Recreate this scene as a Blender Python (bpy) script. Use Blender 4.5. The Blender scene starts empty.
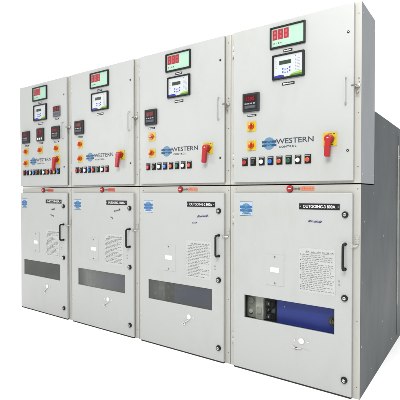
import bpy, bmesh, math, random
from mathutils import Vector, Matrix
S = bpy.context.scene
C = S.collection
R = math.radians
PI = math.pi

# ---------------------------------------------------------------- camera
cam = bpy.data.objects.new('camera', bpy.data.cameras.new('camera')); C.objects.link(cam)
cam.location = (0.5991, -2.4639, 1.2005)
cam.rotation_euler = (PI/2 - 0.0172, 0, 0.6126)
cam.data.sensor_width = 36; cam.data.lens = 36*410.6/400
cam.data.clip_start = 0.05; cam.data.clip_end = 200
S.camera = cam
# ---------------------------------------------------------------- studio surroundings and lamps
S.view_settings.view_transform = 'Standard'; S.view_settings.look = 'None'
S.view_settings.exposure = 0; S.view_settings.gamma = 1
w = bpy.data.worlds.new('World'); S.world = w; w.use_nodes = True
wb = w.node_tree.nodes['Background']
wb.inputs[0].default_value = (0.93, 1.0, 1.0, 1); wb.inputs[1].default_value = 0.30

def area(name, loc, target, sx, sy, power, col=(1, 1, 1)):
    l = bpy.data.lights.new(name, 'AREA'); l.shape = 'RECTANGLE'; l.size = sx; l.size_y = sy
    l.energy = power; l.color = col
    o = bpy.data.objects.new(name, l); C.objects.link(o); o.location = loc
    o.rotation_euler = (Vector(target)-Vector(loc)).to_track_quat('-Z', 'Y').to_euler()
    return o
area('key_softbox', (0.3, -3.6, 4.0), (-0.8, 0, 1.5), 2.2, 1.4, 230, (1, 0.985, 0.96))
area('overhead_softbox', (-1.1, -0.2, 6.0), (-1.1, -0.2, 0), 11, 6.5, 700)
area('fill_softbox', (-6.3, -4.7, 2.5), (-1.9, 0, 1.5), 1.7, 1.3, 80, (1, .99, .97))
area('backdrop_lamp', (-8.5, 7.5, 9.0), (-9.0, 11.0, 3.5), 15, 1.5, 1150)
area('side_backdrop_lamp', (-12.5, 2.0, 9.0), (-17, 2.5, 4.0), 1.5, 12, 1150)

# ---------------------------------------------------------------- materials
def mat(name, col, rough=0.5, metal=0.0, spec=0.5, var=0.0, scale=6.0, bump=0.0, bscale=400, coat=0.0, emit=0):
    m = bpy.data.materials.new(name); m.use_nodes = True
    nt = m.node_tree; b = nt.nodes['Principled BSDF']
    b.inputs['Base Color'].default_value = (*col, 1); b.inputs['Roughness'].default_value = rough
    b.inputs['Metallic'].default_value = metal; b.inputs['Specular IOR Level'].default_value = spec
    b.inputs['Coat Weight'].default_value = coat
    if emit:
        b.inputs['Emission Color'].default_value = (*col, 1); b.inputs['Emission Strength'].default_value = emit
    tc = nt.nodes.new('ShaderNodeTexCoord')
    if var > 0:
        n = nt.nodes.new('ShaderNodeTexNoise'); n.inputs['Scale'].default_value = scale; n.inputs['Detail'].default_value = 5
        nt.links.new(tc.outputs['Object'], n.inputs['Vector'])
        r = nt.nodes.new('ShaderNodeMapRange'); r.inputs[1].default_value = .3; r.inputs[2].default_value = .7
        r.inputs[3].default_value = 1-var; r.inputs[4].default_value = 1+var
        nt.links.new(n.outputs[0], r.inputs[0])
        mx = nt.nodes.new('ShaderNodeVectorMath'); mx.operation = 'SCALE'
        mx.inputs[0].default_value = col; nt.links.new(r.outputs[0], mx.inputs['Scale'])
        nt.links.new(mx.outputs[0], b.inputs['Base Color'])
        r2 = nt.nodes.new('ShaderNodeMapRange'); r2.inputs[3].default_value = rough*0.8; r2.inputs[4].default_value = min(1, rough*1.2)
        nt.links.new(n.outputs[0], r2.inputs[0]); nt.links.new(r2.outputs[0], b.inputs['Roughness'])
    if bump > 0:
        n2 = nt.nodes.new('ShaderNodeTexNoise'); n2.inputs['Scale'].default_value = bscale; n2.inputs['Detail'].default_value = 2
        nt.links.new(tc.outputs['Object'], n2.inputs['Vector'])
        bp = nt.nodes.new('ShaderNodeBump'); bp.inputs['Strength'].default_value = bump; bp.inputs['Distance'].default_value = 0.001
        nt.links.new(n2.outputs[0], bp.inputs['Height']); nt.links.new(bp.outputs[0], b.inputs['Normal'])
    return m

def paint(name, col, rough=0.37, grime=0.16, wave=0.4, spec=0.4):
    """powder-coated sheet steel: orange peel, broad unevenness of the sheet, faint smears and specks of dirt"""
    m = bpy.data.materials.new(name); m.use_nodes = True
    nt = m.node_tree; N = nt.nodes.new; L = nt.links.new
    b = nt.nodes['Principled BSDF']; b.inputs['Roughness'].default_value = rough
    b.inputs['Specular IOR Level'].default_value = spec
    tc = N('ShaderNodeTexCoord')
    oi = N('ShaderNodeObjectInfo')
    add = N('ShaderNodeVectorMath'); add.operation = 'ADD'
    sc = N('ShaderNodeVectorMath'); sc.operation = 'SCALE'; sc.inputs[0].default_value = (13, 7, 29)
    L(oi.outputs['Random'], sc.inputs['Scale']); L(tc.outputs['Object'], add.inputs[0]); L(sc.outputs[0], add.inputs[1])
    # vertical smears: noise stretched in z
    mp = N('ShaderNodeMapping'); mp.inputs['Scale'].default_value = (5, 5, 2.2); L(add.outputs[0], mp.inputs[0])
    n1 = N('ShaderNodeTexNoise'); n1.inputs['Scale'].default_value = 1.0; n1.inputs['Detail'].default_value = 6; n1.inputs['Roughness'].default_value = .65
    L(mp.outputs[0], n1.inputs['Vector'])
    r1 = N('ShaderNodeMapRange'); r1.inputs[1].default_value = .52; r1.inputs[2].default_value = .78
    r1.inputs[3].default_value = 0; r1.inputs[4].default_value = grime; L(n1.outputs[0], r1.inputs[0])
    n3 = N('ShaderNodeTexNoise'); n3.inputs['Scale'].default_value = 70; n3.inputs['Detail'].default_value = 3; L(add.outputs[0], n3.inputs['Vector'])
    r3 = N('ShaderNodeMapRange'); r3.inputs[1].default_value = .70; r3.inputs[2].default_value = .80
    r3.inputs[3].default_value = 0; r3.inputs[4].default_value = grime*2.2; L(n3.outputs[0], r3.inputs[0])
    mx = N('ShaderNodeMath'); mx.operation = 'MAXIMUM'; L(r1.outputs[0], mx.inputs[0]); L(r3.outputs[0], mx.inputs[1])
    mix = N('ShaderNodeMix'); mix.data_type = 'RGBA'; mix.inputs['A'].default_value = (*col, 1)
    mix.inputs['B'].default_value = (col[0]*.62, col[1]*.56, col[2]*.47, 1)
    L(mx.outputs[0], mix.inputs['Factor']); L(mix.outputs['Result'], b.inputs['Base Color'])
    r2 = N('ShaderNodeMapRange'); r2.inputs[3].default_value = rough-.08; r2.inputs[4].default_value = rough+.12
    L(n1.outputs[0], r2.inputs[0]); L(r2.outputs[0], b.inputs['Roughness'])
    n2 = N('ShaderNodeTexNoise'); n2.inputs['Scale'].default_value = 450; n2.inputs['Detail'].default_value = 1; L(tc.outputs['Object'], n2.inputs['Vector'])
    n4 = N('ShaderNodeTexNoise'); n4.inputs['Scale'].default_value = 3.2; n4.inputs['Detail'].default_value = 1; L(add.outputs[0], n4.inputs['Vector'])
    b1 = N('ShaderNodeBump'); b1.inputs['Strength'].default_value = .12; b1.inputs['Distance'].default_value = .0006; L(n2.outputs[0], b1.inputs['Height'])
    b2 = N('ShaderNodeBump'); b2.inputs['Strength'].default_value = wave; b2.inputs['Distance'].default_value = .012; L(n4.outputs[0], b2.inputs['Height'])
    L(b1.outputs[0], b2.inputs['Normal']); L(b2.outputs[0], b.inputs['Normal'])
    return m

M = {}
M['door'] = paint('light_grey_paint', (.346, .355, .347))
M['frame'] = paint('frame_grey_paint', (.37, .364, .338), grime=.2)
M['side'] = paint('shaded_side_paint', (.063, .071, .076), rough=.5, grime=.16, wave=.3, spec=.25)  # door paint darkened: the shade of the side faces is put into the colour
M['upside'] = paint('shaded_upper_side_paint', (.21, .222, .237), rough=.38, grime=.1)  # weaker painted-in shade for the sides of the upper compartment
M['black'] = mat('black_plastic', (.008, .008, .009), .5, spec=.25, bump=.1)
M['charcoal'] = mat('charcoal_plastic', (.018, .019, .022), .5, spec=.3, var=.1, bump=.15)
M['dark'] = mat('dark_interior', (.05, .052, .055), .7, var=.15)
M['gap'] = mat('door_shadow_black', (.015, .015, .014), .8)  # black for the painted shadow line under the lower doors
M['edgeshade'] = mat('door_edge_shadow_brown', (.10, .09, .075), .8)  # brown-grey that paints the shadow line along the door edges
M['steel'] = mat('zinc_steel', (.55, .54, .50), .38, metal=.9, var=.12, scale=60)
M['darksteel'] = mat('weathered_steel', (.16, .13, .10), .5, metal=.6, var=.3, scale=80)
M['brass'] = mat('tarnished_brass', (.10, .075, .04), .4, metal=.7, var=.3, scale=80)
M['yellow'] = mat('yellow_plate', (.46, .32, .006), .4, var=.04)
M['red'] = mat('red_plastic', (.29, .009, .013), .42, spec=.35, coat=.08, var=.06)
M['orangered'] = mat('orange_red_plastic', (.42, .038, .007), .3, coat=.3)
M['mint'] = mat('mint_display', (.30, .46, .365), .25, coat=.2, var=.02)
M['digit'] = mat('crimson_digit', (.27, .006, .018), .4)
M['digitback'] = mat('dim_crimson_digit', (.34, .07, .085), .4)
M['sheetink'] = mat('faded_black_ink', (.075, .075, .078), .6, var=.5, scale=30)
M['mauvegrey'] = mat('mauve_grey_plastic', (.10, .10, .125), .5, spec=.25)
M['white'] = mat('white_print', (.62, .62, .62), .5)
M['offwhite'] = mat('relay_face', (.42, .44, .455), .3, coat=.2, var=.02)
M['palegrey'] = mat('pale_grey_print', (.20, .21, .23), .5)
M['lcd'] = mat('green_black_lcd', (.03, .045, .03), .2, coat=.4)
M['dotblue'] = mat('blue_key', (.035, .05, .38), .4)
M['deepblue'] = mat('deep_blue_print', (.012, .018, .26), .4)
M['lime'] = mat('lime_print', (.20, .36, .05), .4)
M['leaf'] = mat('green_print', (.05, .16, .015), .4)
M['logolight'] = mat('light_blue_print', (.075, .17, .27), .45, var=.05)
M['logodark'] = mat('dark_blue_print', (.006, .042, .11), .45)
M['ink'] = mat('slate_blue_ink', (.017, .027, .045), .5)
M['print'] = mat('grey_black_ink', (.035, .035, .04), .6)
M['marker'] = mat('navy_marker', (.015, .015, .14), .5)
M['stick'] = mat('sticker_paper', (.33, .40, .47), .35, coat=.2, var=.03)
M['stickblue'] = mat('sticker_blue', (.025, .10, .26), .35, coat=.2)
M['paper'] = mat('sheet_paper', (.365, .375, .365), .5, var=.03, scale=20)
M['panelblue'] = mat('blue_breaker_paint', (.024, .042, .33), .45, var=.10, scale=8, bump=.05)
M['mech'] = mat('mechanism_grey', (.36, .35, .33), .55, var=.25, scale=18)
M['mechlight'] = mat('mechanism_pale', (.55, .54, .51), .5, var=.2, scale=22)
M['maroon'] = mat('maroon_display', (.05, .004, .008), .3, spec=.2)
M['darkred'] = mat('dark_red_digit', (.20, .006, .010), .4, emit=.10)
M['slate'] = mat('slate_panel', (.06, .065, .08), .5, spec=.25)
M['cream'] = mat('cream_white', (.50, .50, .46), .4)
M['orange'] = mat('orange_tape', (.44, .07, .03), .45, var=.05)
M['peach'] = mat('peach_tape', (.46, .18, .11), .45, var=.06, scale=30)
for n, c in dict(b_red=(.36, .011, .011), b_black=(.02, .02, .02), b_white=(.58, .59, .57), b_blue=(.012, .11, .42),
                 b_orange=(.46, .055, .012), b_green=(.006, .075, .035), b_navy=(.02, .02, .12), b_brown=(.15, .015, .01),
                 b_magenta=(.30, .01, .05), b_yellow=(.48, .43, .03), b_pale=(.40, .50, .42)).items():
    M[n] = mat(n[2:]+'_lens', c, .25, coat=.4)

def glass(name, haze, ior=1.28):
    m = bpy.data.materials.new(name); m.use_nodes = True; nt = m.node_tree; N = nt.nodes.new; L = nt.links.new
    out = nt.nodes['Material Output']; nt.nodes.remove(nt.nodes['Principled BSDF'])
    tr = N('ShaderNodeBsdfTransparent'); tr.inputs[0].default_value = (.86, .88, .86, 1)
    gl = N('ShaderNodeBsdfGlossy'); gl.inputs['Roughness'].default_value = .08
    df = N('ShaderNodeBsdfDiffuse'); df.inputs[0].default_value = (.105, .11, .098, 1)  # flat grey painting in the pale surroundings reflected by the pane
    fr = N('ShaderNodeFresnel'); fr.inputs[0].default_value = ior
    tc = N('ShaderNodeTexCoord'); n = N('ShaderNodeTexNoise'); n.inputs['Scale'].default_value = 5; n.inputs['Detail'].default_value = 5
    L(tc.outputs['Object'], n.inputs['Vector'])
    r = N('ShaderNodeMapRange'); r.inputs[1].default_value = .3; r.inputs[2].default_value = .7
    r.inputs[3].default_value = haze*.7; r.inputs[4].default_value = min(1, haze*1.25); L(n.outputs[0], r.inputs[0])
    m1 = N('ShaderNodeMixShader'); L(r.outputs[0], m1.inputs[0]); L(tr.outputs[0], m1.inputs[1]); L(df.outputs[0], m1.inputs[2])
    m2 = N('ShaderNodeMixShader'); L(fr.outputs[0], m2.inputs[0]); L(m1.outputs[0], m2.inputs[1]); L(gl.outputs[0], m2.inputs[2])
    L(m2.outputs[0], out.inputs['Surface'])
    return m
M['pane_clear'] = glass('clear_acrylic', .012, 1.08)
M['pane_sheen'] = glass('painted_sheen_acrylic', .46)
M['pane_mid'] = glass('hazy_acrylic', .30)
M['pane_soft'] = glass('soft_acrylic', .36)

# ---------------------------------------------------------------- mesh helpers
class MB:
    """collects shapes into one bmesh; each shape takes a material key"""
    def __init__(s): s.bm = bmesh.new(); s.mats = []
    def mi(s, k):
        if k not in s.mats: s.mats.append(k)
        return s.mats.index(k)
    def _new(s, faces, k, bev=0, seg=2, edges=None):
        if bev > 0:
            es = set(e for f in faces for e in f.edges) if edges is None else edges
            before = set(s.bm.faces)-set(faces)
            bmesh.ops.bevel(s.bm, geom=list(es), offset=bev, segments=seg, profile=.5, affect='EDGES')
            faces = [f for f in s.bm.faces if f not in before]
        i = s.mi(k)
        for f in faces: f.material_index = i
        return faces
    def box(s, x0, x1, y0, y1, z0, z1, k, bev=0, seg=2):
        v = [s.bm.verts.new(p) for p in ((x0,y0,z0),(x1,y0,z0),(x1,y1,z0),(x0,y1,z0),(x0,y0,z1),(x1,y0,z1),(x1,y1,z1),(x0,y1,z1))]
        fs = [s.bm.faces.new([v[i] for i in q]) for q in ((0,1,5,4),(1,2,6,5),(2,3,7,6),(3,0,4,7),(4,5,6,7),(3,2,1,0))]
        return s._new(fs, k, bev, seg)
    def cyl(s, c, axis, r, h, k, r2=None, n=24, bev=0):
        """cylinder starting at c running h along axis"""
        r2 = r if r2 is None else r2
        ax = Vector(axis).normalized(); q = Vector((0, 0, 1)).rotation_difference(ax)
        a, b = [], []
        for i in range(n):
            t = 2*PI*i/n
            d = q @ Vector((math.cos(t), math.sin(t), 0))
            a.append(s.bm.verts.new(Vector(c)+d*r)); b.append(s.bm.verts.new(Vector(c)+ax*h+d*r2))
        fs = [s.bm.faces.new((a[i], a[(i+1) % n], b[(i+1) % n], b[i])) for i in range(n)]
        for f in fs: f.smooth = True
        top = s.bm.faces.new(b); bot = s.bm.faces.new(a[::-1])
        edges = list(top.edges) if bev > 0 else None
        return s._new(fs+[top, bot], k, bev, 2, edges)
    def tube(s, pts, r, k, n=8, closed=False):
        pts = [Vector(p) for p in pts]; rings = []; m = len(pts)
        for i, p in enumerate(pts):
            if closed: t = pts[(i+1) % m]-pts[i-1]
            else: t = pts[min(i+1, m-1)]-pts[max(i-1, 0)]
            t.normalize(); up = Vector((0, 1, 0)) if abs(t.y) < .8 else Vector((1, 0, 0))
            u = t.cross(up).normalized(); v = t.cross(u)
            rings.append([s.bm.verts.new(p+u*math.cos(2*PI*j/n)*r+v*math.sin(2*PI*j/n)*r) for j in range(n)])
        fs = []
        for i in range(m if closed else m-1):
            A, B = rings[i], rings[(i+1) % m]
            fs += [s.bm.faces.new((A[j], A[(j+1) % n], B[(j+1) % n], B[j])) for j in range(n)]
        for f in fs: f.smooth = True
        if not closed: fs += [s.bm.faces.new(rings[0][::-1]), s.bm.faces.new(rings[-1])]
        return s._new(fs, k)
    def prism(s, poly, y0, y1, k, bev=0):
        """polygon in xz (list) extruded in y"""
        a = [s.bm.verts.new((x, y0, z)) for x, z in poly]; b = [s.bm.verts.new((x, y1, z)) for x, z in poly]; n = len(poly)
        f0 = s.bm.faces.new(a); fs = [f0, s.bm.faces.new(b[::-1])]
        fs += [s.bm.faces.new((a[(i+1) % n], a[i], b[i], b[(i+1) % n])) for i in range(n)]
        return s._new(fs, k, bev, 2, list(f0.edges) if bev > 0 else None)
    def ring(s, o, h, y0, y1, k, bev=0):
        """rectangular plate o=(x0,x1,z0,z1) with a rectangular hole h"""
        def rect(q, y): return [s.bm.verts.new(p) for p in ((q[0], y, q[2]), (q[1], y, q[2]), (q[1], y, q[3]), (q[0], y, q[3]))]
        of, hf, ob, hb = rect(o, y0), rect(h, y0), rect(o, y1), rect(h, y1)
        fs = []
        for i in range(4):
            j = (i+1) % 4
            fs += [s.bm.faces.new((of[i], of[j], hf[j], hf[i])), s.bm.faces.new((ob[j], ob[i], hb[i], hb[j])),
                   s.bm.faces.new((of[j], of[i], ob[i], ob[j])), s.bm.faces.new((hf[i], hf[j], hb[j], hb[i]))]
        es = None
        if bev > 0:
            sf, sh, sb = set(of), set(hf), set(ob)
            es = [e for f in fs for e in f.edges if (all(v in sf for v in e.verts)) or all(v in sh for v in e.verts)
                  or ((e.verts[0] in sf) and (e.verts[1] in sb)) or ((e.verts[1] in sf) and (e.verts[0] in sb))]
            es = list(set(es))
        return s._new(fs, k, bev, 3, es)
    def add_mesh(s, me, mtx, k):
        i = s.mi(k); n0 = len(s.bm.faces); me.transform(mtx); s.bm.from_mesh(me); s.bm.faces.ensure_lookup_table()
        for f in s.bm.faces[n0:]: f.material_index = i
    def text(s, string, cx, cz, width, height, y, k, bold=0.0, depth=.0004, align='CENTER', space=1.0):
        cu = bpy.data.curves.new('t', 'FONT'); cu.body = string; cu.size = 1; cu.offset = bold; cu.extrude = .01
        cu.align_x = 'LEFT'; cu.resolution_u = 3; cu.space_character = space
        o = bpy.data.objects.new('t', cu); C.objects.link(o); bpy.context.view_layer.update()
        me = bpy.data.meshes.new_from_object(o)
        xs = [v.co.x for v in me.vertices]; ys = [v.co.y for v in me.vertices]
        sx = width/(max(xs)-min(xs)); sy = height/(max(ys)-min(ys))
        mt = Matrix.Translation((cx-width/2-min(xs)*sx, y, cz-height/2-min(ys)*sy)) @ Matrix.Rotation(PI/2, 4, 'X') @ Matrix.Diagonal((sx, sy, depth/.02, 1))
        s.add_mesh(me, mt, k)
        bpy.data.objects.remove(o); bpy.data.curves.remove(cu); bpy.data.meshes.remove(me)
    def mesh(s, name):
        bmesh.ops.recalc_face_normals(s.bm, faces=s.bm.faces) if False else None
        me = bpy.data.meshes.new(name); s.bm.to_mesh(me); s.bm.free()
        for k in s.mats: me.materials.append(M[k])
        return me

def link(name, me, parent=None, loc=(0, 0, 0), label=None):
    o = bpy.data.objects.new(name, me); C.objects.link(o); o.location = loc
    if parent: o.parent = parent
    if label: o['label'] = label
    return o
CACHE = {}
def cached(key, fn):
    if key not in CACHE: CACHE[key] = fn()
    return CACHE[key]
def one(fn, name):
    m = MB(); fn(m); return m.mesh(name)
def put(key, name, fn, parent, loc, label=None):
    return link(name, cached(key, lambda: one(fn, name)), parent, loc, label)

# ---------------------------------------------------------------- the setting
m = MB(); m.box(-22, 10, -10, 12, -.05, 0, 'white'); fl = link('floor', m.mesh('floor'))
fl['kind'] = 'structure'
fl.data.materials[0] = mat('white_studio_floor', (.94, .94, .94), .6, var=.01)
m = MB()
prof = [(9.5+1.5*math.sin(a), 1.5-1.5*math.cos(a)) for a in [i*PI/2/10 for i in range(11)]]+[(11, 9)]
# backdrop: white cyclorama, swept behind and round the left
path = [(10, 11), (-11, 11)]+[(-11-6*math.sin(a), 5+6*math.cos(a)) for a in [i*PI/2/12 for i in range(1, 13)]]+[(-17, -9)]
cols = []
for i, p in enumerate(path):
    a = Vector(path[max(i-1, 0)]); b = Vector(path[min(i+1, len(path)-1)]); t = (b-a).normalized(); nrm = Vector((-t.y, t.x))*-1
    # inward normal points towards the cabinets
    if (Vector((-1.7, 0))-Vector(p)).dot(nrm) < 0: nrm = -nrm
    col = []
    for j in range(11):
        q = j*PI/2/10
        off = 1.5-1.5*math.sin(q); z = 1.5-1.5*math.cos(q)
        col.append(m.bm.verts.new((p[0]+nrm.x*off, p[1]+nrm.y*off, z+.004)))
    col.append(m.bm.verts.new((p[0], p[1], 14))); cols.append(col)
fs = []
for i in range(len(cols)-1):
    for j in range(11):
        f = m.bm.faces.new((cols[i][j], cols[i+1][j], cols[i+1][j+1], cols[i][j+1])); f.smooth = True; fs.append(f)
m._new(fs, 'white')
bd = link('backdrop', m.mesh('backdrop')); bd['kind'] = 'structure'; bd.data.materials[0] = fl.data.materials[0]

# ---------------------------------------------------------------- parts
W = .8707; H = 2.3; ZS = 1.2537; DU = .335; ZT = 1.724; DB = 1.95
YD = -.025     # face of the doors

def tag_strip(m, wd, h=.016, seed=0):
    rnd = random.Random(seed); m.box(-wd/2, wd/2, -.002, 0, -h/2, h/2, 'black', .0006)
    x = -wd/2+.006
    while x < wd/2-.008:
        ww = rnd.uniform(.003, .006); m.box(x, x+ww, -.0024, -.0021, -h*.22, h*.22*rnd.uniform(.5, 1.2), 'white'); x += ww+.0025

def seven(m, cx, cz, wd, ht, t, k, y):
    s = wd/2-t/2; g = ht/2-t/2
    for z in (-g, 0, g): m.box(cx-wd/2+.001, cx+wd/2-.001, y, y+.0004, cz+z-t/2, cz+z+t/2, k)
    for x in (-s, s):
        for z in (-g/2, g/2): m.box(cx+x-t/2, cx+x+t/2, y-.0002, y+.0004, cz+z-g/2+t/2+.0008, cz+z+g/2-t/2-.0008, k)

def big_meter(sec):
    wd, ht = .235, .136
    b = put('bigmeter', 'digital_panel_meter', lambda m: (m.ring((-wd/2, wd/2, -ht/2, ht/2), (-wd/2+.011, wd/2-.011, -ht/2+.010, ht/2-.010), -.014, 0, 'black', .0025)), sec, (.428, YD, 2.188))
    def face(m):
        m.box(-wd/2+.0112, wd/2-.0112, -.006, -.001, -ht/2+.0102, ht/2-.0102, 'mint')
        for i in range(3):
            x = -.083+i*.038
            m.box(x-.0172, x+.0172, -.0068, -.0062, -.014, .050, 'digitback')
            seven(m, x, .018, .0315, .061, .0095, 'digit', -.0076)
    put('bigface', 'display', face, b, (0, 0, 0))
    for i, (k, w_) in enumerate((('digit', .007), ('print', .004), ('lcd', .008), ('lcd', .006))):
        put(('icon', i), 'indicator_mark', lambda m: (m.box(0, w_, -.0068, -.0061, -.004, .004, k)), b, (-.093+i*.016, 0, -.036))
    put('tagA', 'engraved_tag', lambda m: tag_strip(m, .06, .017, 3), sec, (.430, YD, 2.097))

def relay(sec):
    wd, ht = .214, .156
    b = put('relay', 'protection_relay', lambda m: m.ring((-wd/2, wd/2, -ht/2, ht/2), (-wd/2+.012, wd/2-.012, -ht/2+.010, ht/2-.010), -.016, 0, 'black', .003), sec, (.434, YD, 1.999))
    def face(m):
        x0, x1, z0, z1 = -wd/2+.0122, wd/2-.0122, -ht/2+.0102, ht/2-.0102
        m.box(x0, x1, -.008, -.001, z0, z1, 'offwhite')
        m.prism([(x0, z0), (-.022, z0), (-.028, z0+.011), (-.05, z0+.017), (x0, z0+.013)], -.0088, -.0081, 'deepblue')
        m.prism([(.012, z0), (x1, z0), (x1, z0+.012), (.035, z0+.010), (.012, z0+.005)], -.0094, -.0089, 'leaf')
        m.prism([(.012, z0+.005), (.04, z0+.010), (x1, z0+.012), (x1, z0+.026), (.045, z0+.020), (.022, z0+.014)], -.0088, -.0081, 'lime')
        m.box(.045, .083, -.0084, -.0081, -.035, .05, 'palegrey') if False else None
        for i in range(5): m.box(-.088, -.074, -.0085, -.0081, .04-i*.012, .042-i*.012, 'palegrey')
        for i in range(9):
            m.box(.048, .052, -.0085, -.0081, .034-i*.009, .037-i*.009, 'palegrey'); m.box(.057, .078, -.0085, -.0081, .034-i*.009, .0358-i*.009, 'palegrey')
        m.cyl((.05, -.008, .054), (0, -1, 0), .0028, .0015, 'print', n=10)
    f = put('relayface', 'face_plate', face, b, (0, 0, 0))
    put('relaylcd', 'screen', lambda m: m.box(-.058, .02, -.0098, -.0085, .012, .036, 'lcd', .0006), b, (0, 0, 0))
    def keys(m):
        for i in range(4):
            for j in range(2):
                x, z = -.034+i*.0155, -.016-j*.020
                if i in (0, 3): m.cyl((x, -.008, z+(.004 if i == 3 else 0)), (0, -1, 0), .0048, .003, 'dotblue', n=12)
                else: m.cyl((x, -.008, z-.004), (0, -1, 0), .0034, .003, 'dotblue', n=12)
    put('relaykeys', 'keypad', keys, b, (0, 0, 0))
    put('tagB', 'engraved_tag', lambda m: tag_strip(m, .082, .018, 5), sec, (.434, YD, 1.889))

def controller(sec, x, z, style='dark'):
    def body(m):
        m.box(-.061, .061, -.018, 0, -.061, .061, 'charcoal', .004)
        m.box(-.050, .050, -.0195, -.0175, -.05, .05, 'black', .001)
    b = put('ctl', 'process_controller', body, sec, (x, YD, z))
    def disp(m):
        m.box(-.040, .036, -.0205, -.0192, .004, .040, 'maroon', .0006)
        for i in range(4): seven(m, -.028+i*.017, .022, .011, .022, .0025, 'darkred', -.0210)
    put('ctldisp', 'display', disp, b, (0, 0, 0))
    def keys(m):
        for i in range(4): m.box(-.042+i*.021, -.027+i*.021, -.0205, -.0192, -.014, -.005, 'palegrey', .0006)
        m.box(-.042, .038, -.0202, -.0193, -.040, -.022, 'slate', .0004)
    put('ctlkeys', 'keypad', keys, b, (0, 0, 0))
    put('tagC', 'engraved_tag', lambda m: tag_strip(m, .066, .013, 8), sec, (x+.003, YD, z-.086))

def small_meter(sec, x, z, kind):
    if kind == 'ammeter':      # maroon faced meter with white key row
        def body(m): m.box(-.056, .056, -.016, 0, -.064, .064, 'charcoal', .003)
        b = put('amm', 'digital_ammeter', body, sec, (x, YD, z))
        def d(m):
            m.box(-.044, .044, -.0175, -.0158, -.020, .054, 'maroon', .001)
            for i in range(3): seven(m, -.026+i*.026, .026, .016, .03, .003, 'darkred', -.0185)
        put('ammd', 'display', d, b, (0, 0, 0))
        put('ammk', 'keypad', lambda m: [m.box(-.040+i*.030, -.020+i*.030, -.0175, -.0158, -.05, -.032, 'white', .001) for i in range(3)], b, (0, 0, 0))
        put('tagC', 'engraved_tag', lambda m: tag_strip(m, .066, .013, 8), sec, (x, YD, z-.084))
    else:                      # pale lower half, red window above
        def body(m): m.box(-.052, .052, -.014, 0, -.050, .050, 'mauvegrey', .003)
        b = put('hour', 'hour_meter', body, sec, (x, YD, z))
        def d(m):
            m.box(-.046, .046, -.0155, -.0138, .000, .046, 'maroon', .001)
            for i in range(3): seven(m, -.026+i*.026, .022, .017, .030, .004, 'darkred', -.0165)
        put('hourd', 'display', d, b, (0, 0, 0))
        put('hourk', 'keypad', lambda m: [m.box(-.040+i*.030, -.022+i*.030, -.0155, -.0138, -.036, -.014, 'slate', .001) for i in range(3)], b, (0, 0, 0))
        put('tagD', 'engraved_tag', lambda m: tag_strip(m, .05, .013, 9), sec, (x, YD, z-.07))

def rotary(sec, x, z, turn=0.0):
    def plate(m):
        m.box(-.033, .033, -.004, 0, -.033, .033, 'yellow', .0015)
        for a in (60, 90, 120, 0, 180): 
            m.box(.026*math.cos(R(a))-.002, .026*math.cos(R(a))+.002, -.0044, -.0041, .027*math.sin(R(a))-.001, .027*math.sin(R(a))+.001, 'print')
    b = put('rplate', 'rotary_switch', plate, sec, (x, YD, z))
    def knob(m):
        m.cyl((0, -.004, 0), (0, -1, 0), .0205, .010, 'orangered', r2=.0185, bev=.002)
        m.box(-.0065, .0065, -.034, -.0138, -.0195, .0195, 'orangered', .003)
        m.box(-.0012, .0012, -.0345, -.0338, .004, .017, 'white')
    k = put('rknob', 'knob', knob, b, (0, 0, 0)); k.rotation_euler = (0, turn, 0)

def isolator(sec, x, z, lean):
    def plate(m):
        m.box(-.041, .041, -.005, 0, -.041, .041, 'yellow', .002)
        for a, b_ in ((-.012, .012), (.018, .030)): m.box(a, b_, -.0056, -.0051, .029, .033, 'print')
        m.box(.028, .032, -.0056, -.0051, -.004, .012, 'print'); m.box(.004, .020, -.0056, -.0051, -.035, -.031, 'print')
    b = put('iplate', 'isolator_switch', plate, sec, (x, YD, z))
    def handle(m):
        m.cyl((0, -.005, 0), (0, -1, 0), .026, .022, 'red', r2=.0235, bev=.002)
        m.cyl((0, -.026, 0), (0, -1, 0), .0235, .022, 'red', bev=.005)
        m.prism([(-.017, .004), (-.0155, -.06), (-.016, -.100), (-.010, -.106), (.010, -.106), (.016, -.100), (.0155, -.06), (.017, .004)][::1], -.050, -.028, 'red', .004)
        m.cyl((0, -.0478, .002), (0, -1, 0), .006, .0015, 'cream', n=12)
    h = put('ihandle', 'handle', handle, b, (0, 0, 0)); h.rotation_euler = (0, lean, 0)

def button(sec, x, z, col):
    def plate(m):
        m.box(-.0205, .0205, -.004, 0, -.030, .026, 'black', .001)
        m.box(-.015, .015, -.0045, -.0041, .0165, .0225, 'palegrey')
        m.cyl((0, -.004, -.0065), (0, -1, 0), .0165, .006, 'black', n=24)
    b = put('bplate', 'push_button', plate, sec, (x, YD, z))
    def lens(m): m.cyl((0, -.010, -.0065), (0, -1, 0), .0150, .008, col, r2=.0125, n=24, bev=.002)
    put('lens_'+col, 'lens', lens, b, (0, 0, 0))

def emblem_geo(m, cx, cz, r, y, light, dark, bars=True):
    m.cyl((cx, y, cz), (0, -1, 0), r, .0004, light, n=40)
    h = r*.36
    for s in (-1, 1):
        z0 = cz+.10*r if s > 0 else cz-.10*r-h
        if bars:
            m.box(cx-r*1.28, cx-r*.42, y-.0010, y-.0005, z0, z0+h, dark); m.box(cx+r*.42, cx+r*1.28, y-.0010, y-.0005, z0, z0+h, dark)
    m.text('W', cx, cz+r*.22, r*.72, r*.5, y-.0008, dark, .02); m.text('W', cx, cz-r*.26, r*.72, r*.3, y-.0008, dark, .02)

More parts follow.
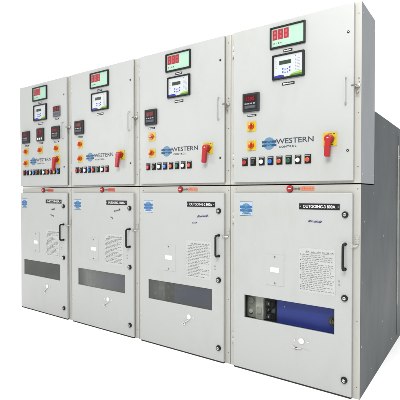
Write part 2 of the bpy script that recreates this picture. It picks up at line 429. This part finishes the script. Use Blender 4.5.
def brand_print(sec, x, z, s=1.0):
    def em(m): emblem_geo(m, 0, 0, .040, -.0004, 'logolight', 'logodark')
    b = put('emblem', 'emblem_print', em, sec, (x, YD, z))
    def lt(m):
        m.text('WESTERN', .172, .010, .246, .033, -.0006, 'ink', .010)
        m.text('CONTROL', .127, -.026, .118, .0135, -.0006, 'ink', .03, space=1.3)
    put('lettering', 'lettering', lt, b, (0, 0, 0))

def blue_sticker(sec, x, z):
    def f(m):
        m.box(-.0475, .0475, -.0008, 0, -.048, .048, 'stick')
        m.box(-.0475, .0475, -.0012, -.0009, .0455, .0478, 'print'); m.box(-.0475, .0475, -.0012, -.0009, -.0478, -.0455, 'print')
    b = put('stk', 'maker_sticker', f, sec, (x, YD, z))
    def g(m):
        m.cyl((0, -.0009, 0), (0, -1, 0), .036, .0003, 'logolight', n=32)
        for s_ in (-1, 1):
            z0 = .004 if s_ > 0 else -.020
            m.box(-.046, -.013, -.0018, -.0013, z0, z0+.016, 'stickblue'); m.box(.013, .046, -.0018, -.0013, z0, z0+.016, 'stickblue')
        m.text('W', 0, .006, .03, .020, -.0016, 'stickblue', .03); m.text('W', 0, -.013, .03, .012, -.0016, 'stickblue', .03)
        m.text('WESTERN', 0, -.034, .07, .009, -.0016, 'stickblue', .01)
    put('stkprint', 'sticker_print', g, b, (0, 0, 0))

def nameplate(sec, text, x=.633, z=1.118, wd=.248):
    b = put(('np', wd), 'nameplate', lambda m: (m.box(-wd/2, wd/2, -.003, 0, -.0185, .0185, 'black', .001),
        m.cyl((-wd/2+.008, -.003, 0), (0, -1, 0), .0035, .0015, 'steel', n=10), m.cyl((wd/2-.008, -.003, 0), (0, -1, 0), .0035, .0015, 'steel', n=10)), sec, (x, YD, z))
    m = MB(); m.text(text, 0, 0, wd*.80, .019, -.0036, 'white', .012)
    link('lettering', m.mesh('lettering'), b)

def scribble(sec, pts_list, x, z, k='marker', r=.0013, name='marker_writing'):
    m = MB()
    for pts in pts_list: m.tube([(a, -.0006, b) for a, b in pts], r, k, n=5)
    link(name, m.mesh(name), sec, (x, YD, z))

def instruction_sheet(sec, x0, x1, z0, z1, seed, dark=1.0):
    rnd = random.Random(seed)
    m = MB(); m.box(0, x1-x0, -.0010, 0, 0, z1-z0, 'paper'); b = link('instruction_sheet', m.mesh('instruction_sheet'), sec, (x0, YD, z0))
    m = MB(); wd = x1-x0; ht = z1-z0
    def word(x, z, w_, h):
        # a run of letter-like strokes, too small to read in the photograph
        n = max(1, int(w_/.0030))
        for i in range(n):
            xx = x+i*.0030; hh = h*rnd.choice((.6, .7, .9, 1.2)); z += rnd.uniform(-.0004, .0004)
            m.box(xx, xx+.0012, -.0014, -.0011, z, z+hh, 'sheetink')
            if rnd.random() < .75:
                zz = z+rnd.choice((0, .45, .8))*hh; m.box(xx+.0011, xx+.0027, -.0014, -.0011, zz, zz+.0014, 'sheetink')
    x = wd*.20; z = ht-.026
    while x < wd*.88:
        ww = rnd.uniform(.016, .03); word(x, z, ww, .0085); x += ww+.006
    m.box(wd*.18, wd*.9, -.0014, -.0011, z-.004, z-.0028, 'print')
    z -= .017; ind = 0
    while z > .010:
        m.box(.006, .0095, -.0014, -.0011, z, z+.006, 'print') if rnd.random() < .6 else None
        x = .016+ind; end = wd*rnd.choice((.95, .93, .75, .55, .9, .97))
        while x < end-.006:
            ww = min(rnd.uniform(.009, .028), end-x); word(x, z, ww, .0055); x += ww+.0042
        z -= rnd.choice((.0105, .0115, .0118))
    link('printed_text', m.mesh('printed_text'), b)

def quarter_lock(sec, x, z):
    def f(m):
        m.cyl((0, 0, 0), (0, -1, 0), .0195, .012, 'black', r2=.017, bev=.002)
        m.cyl((0, -.0119, 0), (0, -1, 0), .0095, .004, 'steel', bev=.001, n=18)
        m.box(-.0075, .0075, -.0168, -.0158, -.0014, .0014, 'black')
    put('qlock', 'quarter_turn_lock', f, sec, (x, YD, z))

def bow(m, x, z0, z1, y, out, r, k, n=10):
    pts = [(x, y, z0)]
    for i in range(6): a = i*PI/2/5; pts.append((x, y-out+.014*(1-math.sin(a))*1 if False else y-(out-.014)-.014*math.sin(a), z0+.014*(1-math.cos(a))))
    for i in range(6): a = PI/2-i*PI/2/5; pts.append((x, y-(out-.014)-.014*math.sin(a), z1-.014*(1-math.cos(a))))
    pts.append((x, y, z1)); m.tube(pts, r, k, n)

def hinge(parent, x, y, z, h=.075):
    def f(m):
        m.cyl((0, 0, -h/2), (0, 0, 1), .0065, h*.48, 'frame', n=14); m.cyl((0, 0, .002), (0, 0, 1), .0065, h*.48, 'frame', n=14)
        m.cyl((0, 0, -h/2-.004), (0, 0, 1), .003, h+.008, 'darksteel', n=8)
        m.box(-.014, -.003, .001, .004, -h/2, h/2, 'frame')
    put('hinge', 'hinge', f, parent, (x, y, z))

# ---------------------------------------------------------------- one cabinet
def cabinet(i, label, cfg):
    sec = bpy.data.objects.new('switchgear_cabinet', None); C.objects.link(sec)
    sec.location = (-(4-i)*W, 0, 0); sec['label'] = label; sec['category'] = 'electrical cabinet'
    sec['group'] = 'grey switchgear cabinets bolted in a row'; sec.empty_display_size = .2
    rnd = random.Random(40+i)
    xl = cfg.get('xl', .0015); xr = W-.0015; dl = cfg.get('dl', .036); dr = cfg.get('dr', .832)
    # -- shells
    m = MB()
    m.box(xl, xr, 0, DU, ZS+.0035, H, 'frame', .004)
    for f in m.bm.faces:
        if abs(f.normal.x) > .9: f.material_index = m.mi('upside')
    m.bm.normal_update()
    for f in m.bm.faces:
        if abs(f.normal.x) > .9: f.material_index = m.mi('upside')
    up = link('control_compartment', m.mesh('control_compartment'), sec)
    # lower shell with pocket behind the window
    m = MB(); hx0, hx1, hz0, hz1, pd = .095, .765, .335, .535, .142; z1 = ZS-.0035
    P = m.bm.verts.new
    o = [P((xl, 0, 0)), P((xr, 0, 0)), P((xr, 0, z1)), P((xl, 0, z1))]
    h = [P((hx0, 0, hz0)), P((hx1, 0, hz0)), P((hx1, 0, hz1)), P((hx0, 0, hz1))]
    b = [P((hx0, pd, hz0)), P((hx1, pd, hz0)), P((hx1, pd, hz1)), P((hx0, pd, hz1))]
    ff, pf, sf, tf = [], [], [], []
    for a in range(4):
        c = (a+1) % 4
        ff.append(m.bm.faces.new((o[a], o[c], h[c], h[a]))); pf.append(m.bm.faces.new((h[a], h[c], b[c], b[a])))
    pf.append(m.bm.faces.new(b))
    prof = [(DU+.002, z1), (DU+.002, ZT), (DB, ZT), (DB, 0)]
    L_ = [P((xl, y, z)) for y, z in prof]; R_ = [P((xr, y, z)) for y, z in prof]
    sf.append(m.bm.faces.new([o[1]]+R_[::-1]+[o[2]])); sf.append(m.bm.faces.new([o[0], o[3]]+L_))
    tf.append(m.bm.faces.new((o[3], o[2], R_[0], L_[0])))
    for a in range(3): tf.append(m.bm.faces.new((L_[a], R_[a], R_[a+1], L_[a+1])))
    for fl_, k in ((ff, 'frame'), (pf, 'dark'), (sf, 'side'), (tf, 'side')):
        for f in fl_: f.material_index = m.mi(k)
    low = link('breaker_compartment', m.mesh('breaker_compartment'), sec)
    # rows of small fixing screws on the frame strips
    for x, z in [(dr+.020, z) for z in (2.24, 1.66, 1.36, 1.225, .9, .45, .07)]+[(dl+.012, 1.228)]:
        put('fscrew', 'frame_screw', lambda m: m.cyl((0, 0, 0), (0, -1, 0), .0032, .0015, 'darksteel', n=10), sec, (x, 0, z+rnd.uniform(-.01, .01)))
    # -- upper door
    def updoor(m):
        m.box(dl, dr, YD, -.007, 1.272, 2.293, 'door', .004, 3)
        m.box(dl+.004, dr-.004, -.0071, -.0002, 1.276, 2.289, 'edgeshade')  # strip behind the door, coloured as the shadow at its edge
    ud = put(('ud', dl, dr), 'control_door', updoor, sec, (0, 0, 0))
    def hook(m):
        bow(m, 0, -.075, .075, 0, .024, .0036, 'door', 8)
        m.cyl((0, 0, -.075), (0, -1, 0), .0065, .002, 'frame', n=12); m.cyl((0, 0, .075), (0, -1, 0), .0065, .002, 'frame', n=12)
    put('hook', 'handle', hook, ud, (.788, YD, 1.792))
    for z in (2.128, 1.447):
        put('dscrew', 'lock_screw', lambda m: (m.cyl((0, 0, 0), (0, -1, 0), .0072, .004, 'black', bev=.001, n=16), m.cyl((0, -.004, 0), (0, -1, 0), .003, .0008, 'steel', n=8)), ud, (.800, YD, z))
    for z in ((2.165, 1.43) if i else ()): hinge(ud, dl-.003, -.018, z)
    def hasp(m):
        m.box(-.012, .014, -.010, -.001, -.006, .012, 'steel', .0015)
        m.box(-.030, .006, -.030, -.027, .001, .007, 'darksteel', .001); m.box(-.002, .001, -.028, -.009, -.001, .009, 'steel')
        pts = [(.002+.011*math.sin(t), -.020, -.012+.013*math.cos(t)) for t in [k*2*PI/16 for k in range(16)]]
        m.tube(pts, .0015, 'darksteel', 6, True)
        m.box(-.006, .001, -.023, -.021, -.048, -.022, 'darksteel', .0008); m.tube([(.004, -.02, -.024), (.008, -.018, -.04), (.005, -.018, -.056)], .0014, 'darksteel', 5)
        m.cyl((.006, 0, .045), (0, -1, 0), .004, .002, 'darksteel', n=10)
        m.cyl((.008, 0, .024), (0, -1, 0), .003, .002, 'darksteel', n=10)
    put('hasp', 'hasp', hasp, sec, (dr+.016, 0, 1.815))
    # -- lower door with its window
    zb = .010
    def lowdoor(m):
        m.ring((dl, dr-.003, zb, 1.200), (.122, .728, .358, .512), YD, -.007, 'door', .0035)
        m.ring((dl+.004, dr-.007, zb+.004, 1.196), (.110, .740, .346, .524), -.0071, -.0002, 'edgeshade')
    ld = put(('ld', dl, dr), 'breaker_door', lowdoor, sec, (0, 0, 0))
    put(('undershade', dl, dr), 'door_shadow_strip', lambda m: m.box(dl+.004, dr-.006, YD+.004, -.0045, .0005, zb-.0005, 'gap'), ld, (0, 0, 0))  # black strip standing in for the shadow under the door
    put('blackhandle', 'handle', lambda m: (bow(m, 0, -.073, .073, 0, .045, .0075, 'black', 12), m.cyl((0, 0, .073), (0, -1, 0), .010, .003, 'black'), m.cyl((0, 0, -.073), (0, -1, 0), .010, .003, 'black')), ld, (.789, YD, .829))
    for z in (1.074, .586, .104): quarter_lock(ld, .788, z)
    for z in ((1.03, .20) if i else ()): hinge(ld, dl-.003, -.018, z)
    def lh(m):
        m.box(-.013, .013, -.004, -.0005, -.022, .026, 'frame', .001)
        for a in range(3):
            for c_ in range(4): m.cyl((-.007+a*.007, -.004, -.014+c_*.010), (0, -1, 0), .0016, .0006, 'darksteel', n=8)
        m.tube([(-.026, -.024, -.028), (-.012, -.020, -.032), (.002, -.012, -.030), (.008, -.006, -.022)], .003, 'steel', 8)
        m.box(-.032, -.018, -.030, -.026, -.040, -.020, 'steel', .001)
    put('lhasp', 'hasp', lh, sec, (dr+.018, 0, .925))
    # small marks near the lower lock
    put('tinytag', 'lock_marking', lambda m: (m.box(-.006, .004, -.0012, 0, .02, .03, 'palegrey'), m.box(-.005, .005, -.0012, 0, 0, .008, 'palegrey')), ld, (.757, YD, .655))
    # pane
    m = MB(); m.box(.112, .738, -.0165, -.0135, .348, .522, cfg['pane']); link('window_pane', m.mesh('window_pane'), ld)
    # withdrawable breaker behind
    def breaker(m):
        m.box(.33, .755, .018, .106, .340, .528, 'panelblue', .003)
        m.cyl((.43-.045, .018, .455), (0, -1, 0), .0035, .0015, 'white', n=10)
    bk = put('breaker', 'circuit_breaker', breaker, sec, (0, .028, 0))
    def mech(m):
        m.box(.100, .168, .030, .106, .340, .528, 'mech', .004); m.box(.172, .232, .014, .106, .340, .500, 'mechlight', .004)
        m.box(.176, .228, .030, .106, .503, .528, 'mech', .003)
        m.cyl((.132, .030, .46), (0, -1, 0), .024, .012, 'mech', bev=.003); m.cyl((.132, .030, .385), (0, -1, 0), .016, .010, 'mechlight', bev=.003)
        m.box(.186, .218, .006, .014, .38, .42, 'mech', .002)
        m.box(.112, .150, .020, .030, .500, .515, 'cream', .002)
    put('mech', 'mechanism', mech, bk, (0, 0, 0))
    def plugs(m):
        m.box(.238, .322, .040, .106, .340, .528, 'charcoal', .002)
        for a in range(4):
            for c_ in range(2): m.box(.246+c_*.038, .276+c_*.038, .024, .040, .352+a*.044, .384+a*.044, 'black' if (a+c_) % 2 else 'slate', .004)
        for a in range(3): m.box(.262, .268, .022, .0235, .362+a*.044, .372+a*.044, 'white')
        m.tube([(.245, .03, .36), (.262, .015, .40), (.30, .016, .44), (.315, .03, .50)], .004, 'black', 8)
    put('plugs', 'terminal_plugs', plugs, bk, (0, 0, 0))
    def lock(m):
        m.cyl((.700, .018, .418), (0, -1, 0), .026, .012, 'brass', bev=.003); m.cyl((.700, .006, .418), (0, -1, 0), .014, .016, 'darksteel', bev=.002)
        m.box(.694, .706, -.012, -.010, .404, .432, 'brass') if False else m.box(.696, .704, -.010, .004, .400, .436, 'brass', .001)
    put('blklock', 'key_lock', lock, bk, (0, 0, 0))
    # -- faint square cover with two screws and a white tag
    def cover(m):
        m.box(-.063, .063, -.0022, 0, -.100, .100, 'door', .001)
    cv = put('cover', 'cover_plate', cover, ld, (cfg.get('cvx', .346), YD, .703))
    for q in (-1, 1): put('cvs', 'screw', lambda m: m.cyl((0, -.002, 0), (0, -1, 0), .0052, .003, 'darksteel', n=12), cv, (0, 0, q*.085))
    put('cvt', 'white_tag', lambda m: m.box(-.032, .032, -.0034, -.0022, -.015, .017, 'white', .0005), cv, (0, 0, 0))
    # -- shutter keyhole group below the window
    kh = put('kh', 'keyhole_cover', lambda m: (m.cyl((0, 0, 0), (0, -1, 0), .0215, .0015, 'frame', n=28), m.cyl((0, -.0015, 0), (0, -1, 0), .0180, .003, 'white', bev=.001, n=28)), ld, (.526, YD, .279))
    for q in (-1, 1): put('khs', 'screw', lambda m: m.cyl((0, 0, 0), (0, -1, 0), .0062, .003, 'steel', n=12, bev=.001), kh, (q*.043, 0, q*.0015))
    if i == 3:
        put('kh3', 'pivot_tab', lambda m: (m.tube([(-.062, -.003, -.038), (-.045, -.004, -.050), (-.020, -.004, -.052), (.0, -.003, -.047)], .003, 'cream', 6), m.cyl((-.034, 0, -.051), (0, -1, 0), .007, .006, 'brass', n=12), m.box(-.012, .055, -.0012, 0, -.046, -.0445, 'frame')), kh, (0, 0, 0))
    else:
        put('kh2', 'pivot_tab', lambda m: (m.cyl((-.045, 0, -.058), (0, -1, 0), .013, .005, 'cream', bev=.001, n=20), m.tube([(-.045, -.004, -.05), (-.02, -.007, -.035), (.004, -.006, -.02)], .0035, 'cream', 6), m.cyl((-.045, -.005, -.058), (0, -1, 0), .004, .003, 'darksteel', n=10)), kh, (0, 0, 0))
    # -- stickers, plates, writing
    blue_sticker(ld, cfg.get('stx', .136), 1.095)
    nameplate(ld, cfg['name'])
    instruction_sheet(ld, cfg['doc'][0], cfg['doc'][1], cfg['doc'][2], cfg['doc'][3], 7+i)
    for sc in cfg['scribbles']: scribble(ld, *sc)
    # -- red cap with its little chain and tape on the ledge above the lower door
    cx = cfg.get('capx', .438)
    cp = put('cap', 'red_seal', lambda m: (m.cyl((0, 0, 0), (0, -1, 0), .0225, .014, 'red', r2=.020, bev=.003), m.box(-.009, .011, -.0148, -.0139, -.003, .004, 'cream')), sec, (cx, 0, 1.228))
    def chain(m):
        for k in range(4):
            c0 = .026+k*.0075
            m.tube([(c0+.006*math.cos(t), -.006 + (.003*math.sin(t) if k % 2 else 0), (0 if k % 2 else .0035*math.sin(t))) for t in [q*2*PI/10 for q in range(10)]], .0013, 'darksteel', 5, True)
        m.cyl((.060, 0, 0), (0, -1, 0), .0065, .008, 'darksteel', n=12)
    put('chain', 'chain', chain, cp, (0, 0, 0))
    tp = cfg['tape']
    def tape(m):
        m.prism([(.070, -.015), (.120, -.014), (.155, -.016), (.160, .004), (.150, .014), (.110, .013), (.085, .016), (.068, .008)], -.0012, 0, tp)
        r3 = random.Random(5)
        for k in range(7): m.box(.082+k*.010, .086+k*.010+r3.uniform(0, .002), -.0016, -.0013, -.005, -.005+r3.uniform(.006, .011), 'orange' if tp == 'peach' else 'red')
    put('tape'+tp, 'tape_label', tape, cp, (0, 0, 0))
    # -- upper door instruments
    big_meter(sec); relay(sec)
    for kind, x, z in cfg['meters']:
        if kind == 'ctl': controller(sec, x, z)
        else: small_meter(sec, x, z, kind)
    for x, z, t in cfg['rot']: rotary(sec, x, z, t)
    isolator(sec, cfg.get('isx', .698), 1.519, cfg.get('lean', .06))
    brand_print(sec, cfg.get('lgx', .303), 1.520)
    for x, k in cfg['btn']: button(sec, x, 1.411, k)
    return sec

def row(x0, x1, ks):
    n = len(ks); return [(x0+(x1-x0)*i/(n-1), k) for i, k in enumerate(ks)]
def scr(seed, n, wd, h, slope=0):
    """loose handwriting: n joined strokes"""
    rnd = random.Random(seed); main = []; x = 0; m_ = n*7
    for q in range(m_):
        t = q/(m_-1); amp = h*(.25+.25*rnd.random())
        main.append((t*wd+.004*math.cos(q*2.1), slope*t*wd+h*.4+amp*math.sin(q*2.1+rnd.uniform(-.5, .5))))
    return [main, [(wd*.1, slope*wd*.1+h*.9), (wd*.22, slope*wd*.2+h*.75)], [(wd*.82, -h*.1+slope*wd), (wd*.9, h*.9+slope*wd), (wd*.98, h*.2+slope*wd)]]

cabinet(0, 'leftmost grey cabinet, its upper door crowded with small meters and four rotary switches', dict(
    xl=.066, dl=.070, dr=.838, pane='pane_sheen', name='INCOMER', doc=(.510, .722, .585, .845), stx=.143, cvx=.34,
    scribbles=[(scr(3, 3, .05, .018, .2), .60, 1.03, 'print', .0016), (scr(4, 3, .05, .016, -.3), .585, .985, 'print', .0014)],
    tape='orange', lgx=.305, isx=.698, lean=.10,
    meters=[('ctl', .190, 1.770), ('ammeter', .436, 1.779), ('ctl', .684, 1.779), ('hour', .697, 1.980)],
    rot=[(.186, 1.625, 0), (.430, 1.627, .3), (.690, 1.628, 0), (.186, 1.506, .4)],
    btn=row(.150, .715, ['b_red', 'b_navy', 'b_pale', 'b_blue', 'b_brown', 'b_green', 'b_white', 'b_orange', 'b_magenta', 'b_yellow', 'b_blue'])))
cabinet(1, 'second grey cabinet from the left, glass window grey, one controller over two rotary switches', dict(
    dl=.040, pane='pane_soft', name='OUTGOING-1 800A', doc=(.490, .712, .585, .848), cvx=.338, stx=.124,
    scribbles=[(scr(8, 4, .075, .018, .25), .600, 1.035, 'print', .0016), (scr(9, 2, .03, .014, -.4), .560, .990, 'print', .0014)],
    tape='orange', capx=.430, lgx=.300, isx=.692, lean=.14, meters=[('ctl', .162, 1.795)],
    rot=[(.170, 1.643, 0), (.170, 1.514, .5)],
    btn=row(.121, .520, ['b_red', 'b_brown', 'b_white', 'b_blue', 'b_red', 'b_green', 'b_white', 'b_red'])))
cabinet(2, 'third grey cabinet from the left, hazy window showing dull blue, scribble under its black nameplate', dict(
    pane='pane_mid', name='OUTGOING-2 800A', doc=(.500, .724, .572, .852), cvx=.333, stx=.124,
    scribbles=[(scr(11, 6, .10, .018, .10), .600, 1.020, 'marker', .0015), (scr(12, 3, .045, .010, .1), .555, .975, 'marker', .0013)],
    tape='peach', capx=.430, lgx=.313, lean=.12, meters=[('ctl', .160, 1.797)],
    rot=[(.165, 1.643, PI/2), (.165, 1.516, .6)],
    btn=row(.126, .532, ['b_red', 'b_black', 'b_white', 'b_blue', 'b_orange', 'b_green', 'b_white', 'b_orange'])))
sec4 = cabinet(3, 'rightmost and nearest grey cabinet, bright blue breaker visible through its clear window', dict(
    pane='pane_clear', name='OUTGOING-3 800A', doc=(.511, .734, .590, .862), cvx=.346, stx=.136,
    scribbles=[(scr(21, 5, .085, .016), .565, 1.020, 'marker', .0016)],
    tape='peach', meters=[('ctl', .175, 1.801)], rot=[(.176, 1.643, .2), (.176, 1.516, .2)], lean=.05,
    btn=row(.127, .563, ['b_red', 'b_black', 'b_white', 'b_blue', 'b_orange', 'b_green', 'b_white', 'b_orange'])))

# rear side door of the nearest cabinet, at the right edge of the photograph
xs = W-.0015
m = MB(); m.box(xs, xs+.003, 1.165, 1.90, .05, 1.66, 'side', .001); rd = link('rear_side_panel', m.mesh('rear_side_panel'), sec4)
m = MB(); m.box(xs+.0005, xs+.010, 1.150, 1.158, .30, 1.58, 'steel', .001); link('edge_trim', m.mesh('edge_trim'), sec4)
m = MB()
y = 1.19
m.tube([(xs+.003, y, 1.13), (xs+.03, y, 1.135), (xs+.032, y, 1.16), (xs+.032, y, 1.46), (xs+.03, y, 1.485), (xs+.003, y, 1.49)], .006, 'steel', 10)
m.cyl((xs+.003, y, 1.13), (1, 0, 0), .012, .004, 'steel'); m.cyl((xs+.003, y, 1.49), (1, 0, 0), .012, .004, 'steel')
link('pull_handle', m.mesh('pull_handle'), rd)

for yy, zz in ((.09, 1.03), (.035, .675), (.03, .30), (.30, 1.20), (.30, .08), (.62, .9), (.62, .30), (.62, 1.66), (.95, 1.66), (.95, .08), (.03, 2.24), (.30, 2.22), (.03, 1.31), (.30, 1.31)):
    put('sidescrew', 'panel_screw', lambda m: m.cyl((0, 0, 0), (1, 0, 0), .0042, .0016, 'steel', n=10), sec4, (xs, yy, zz))
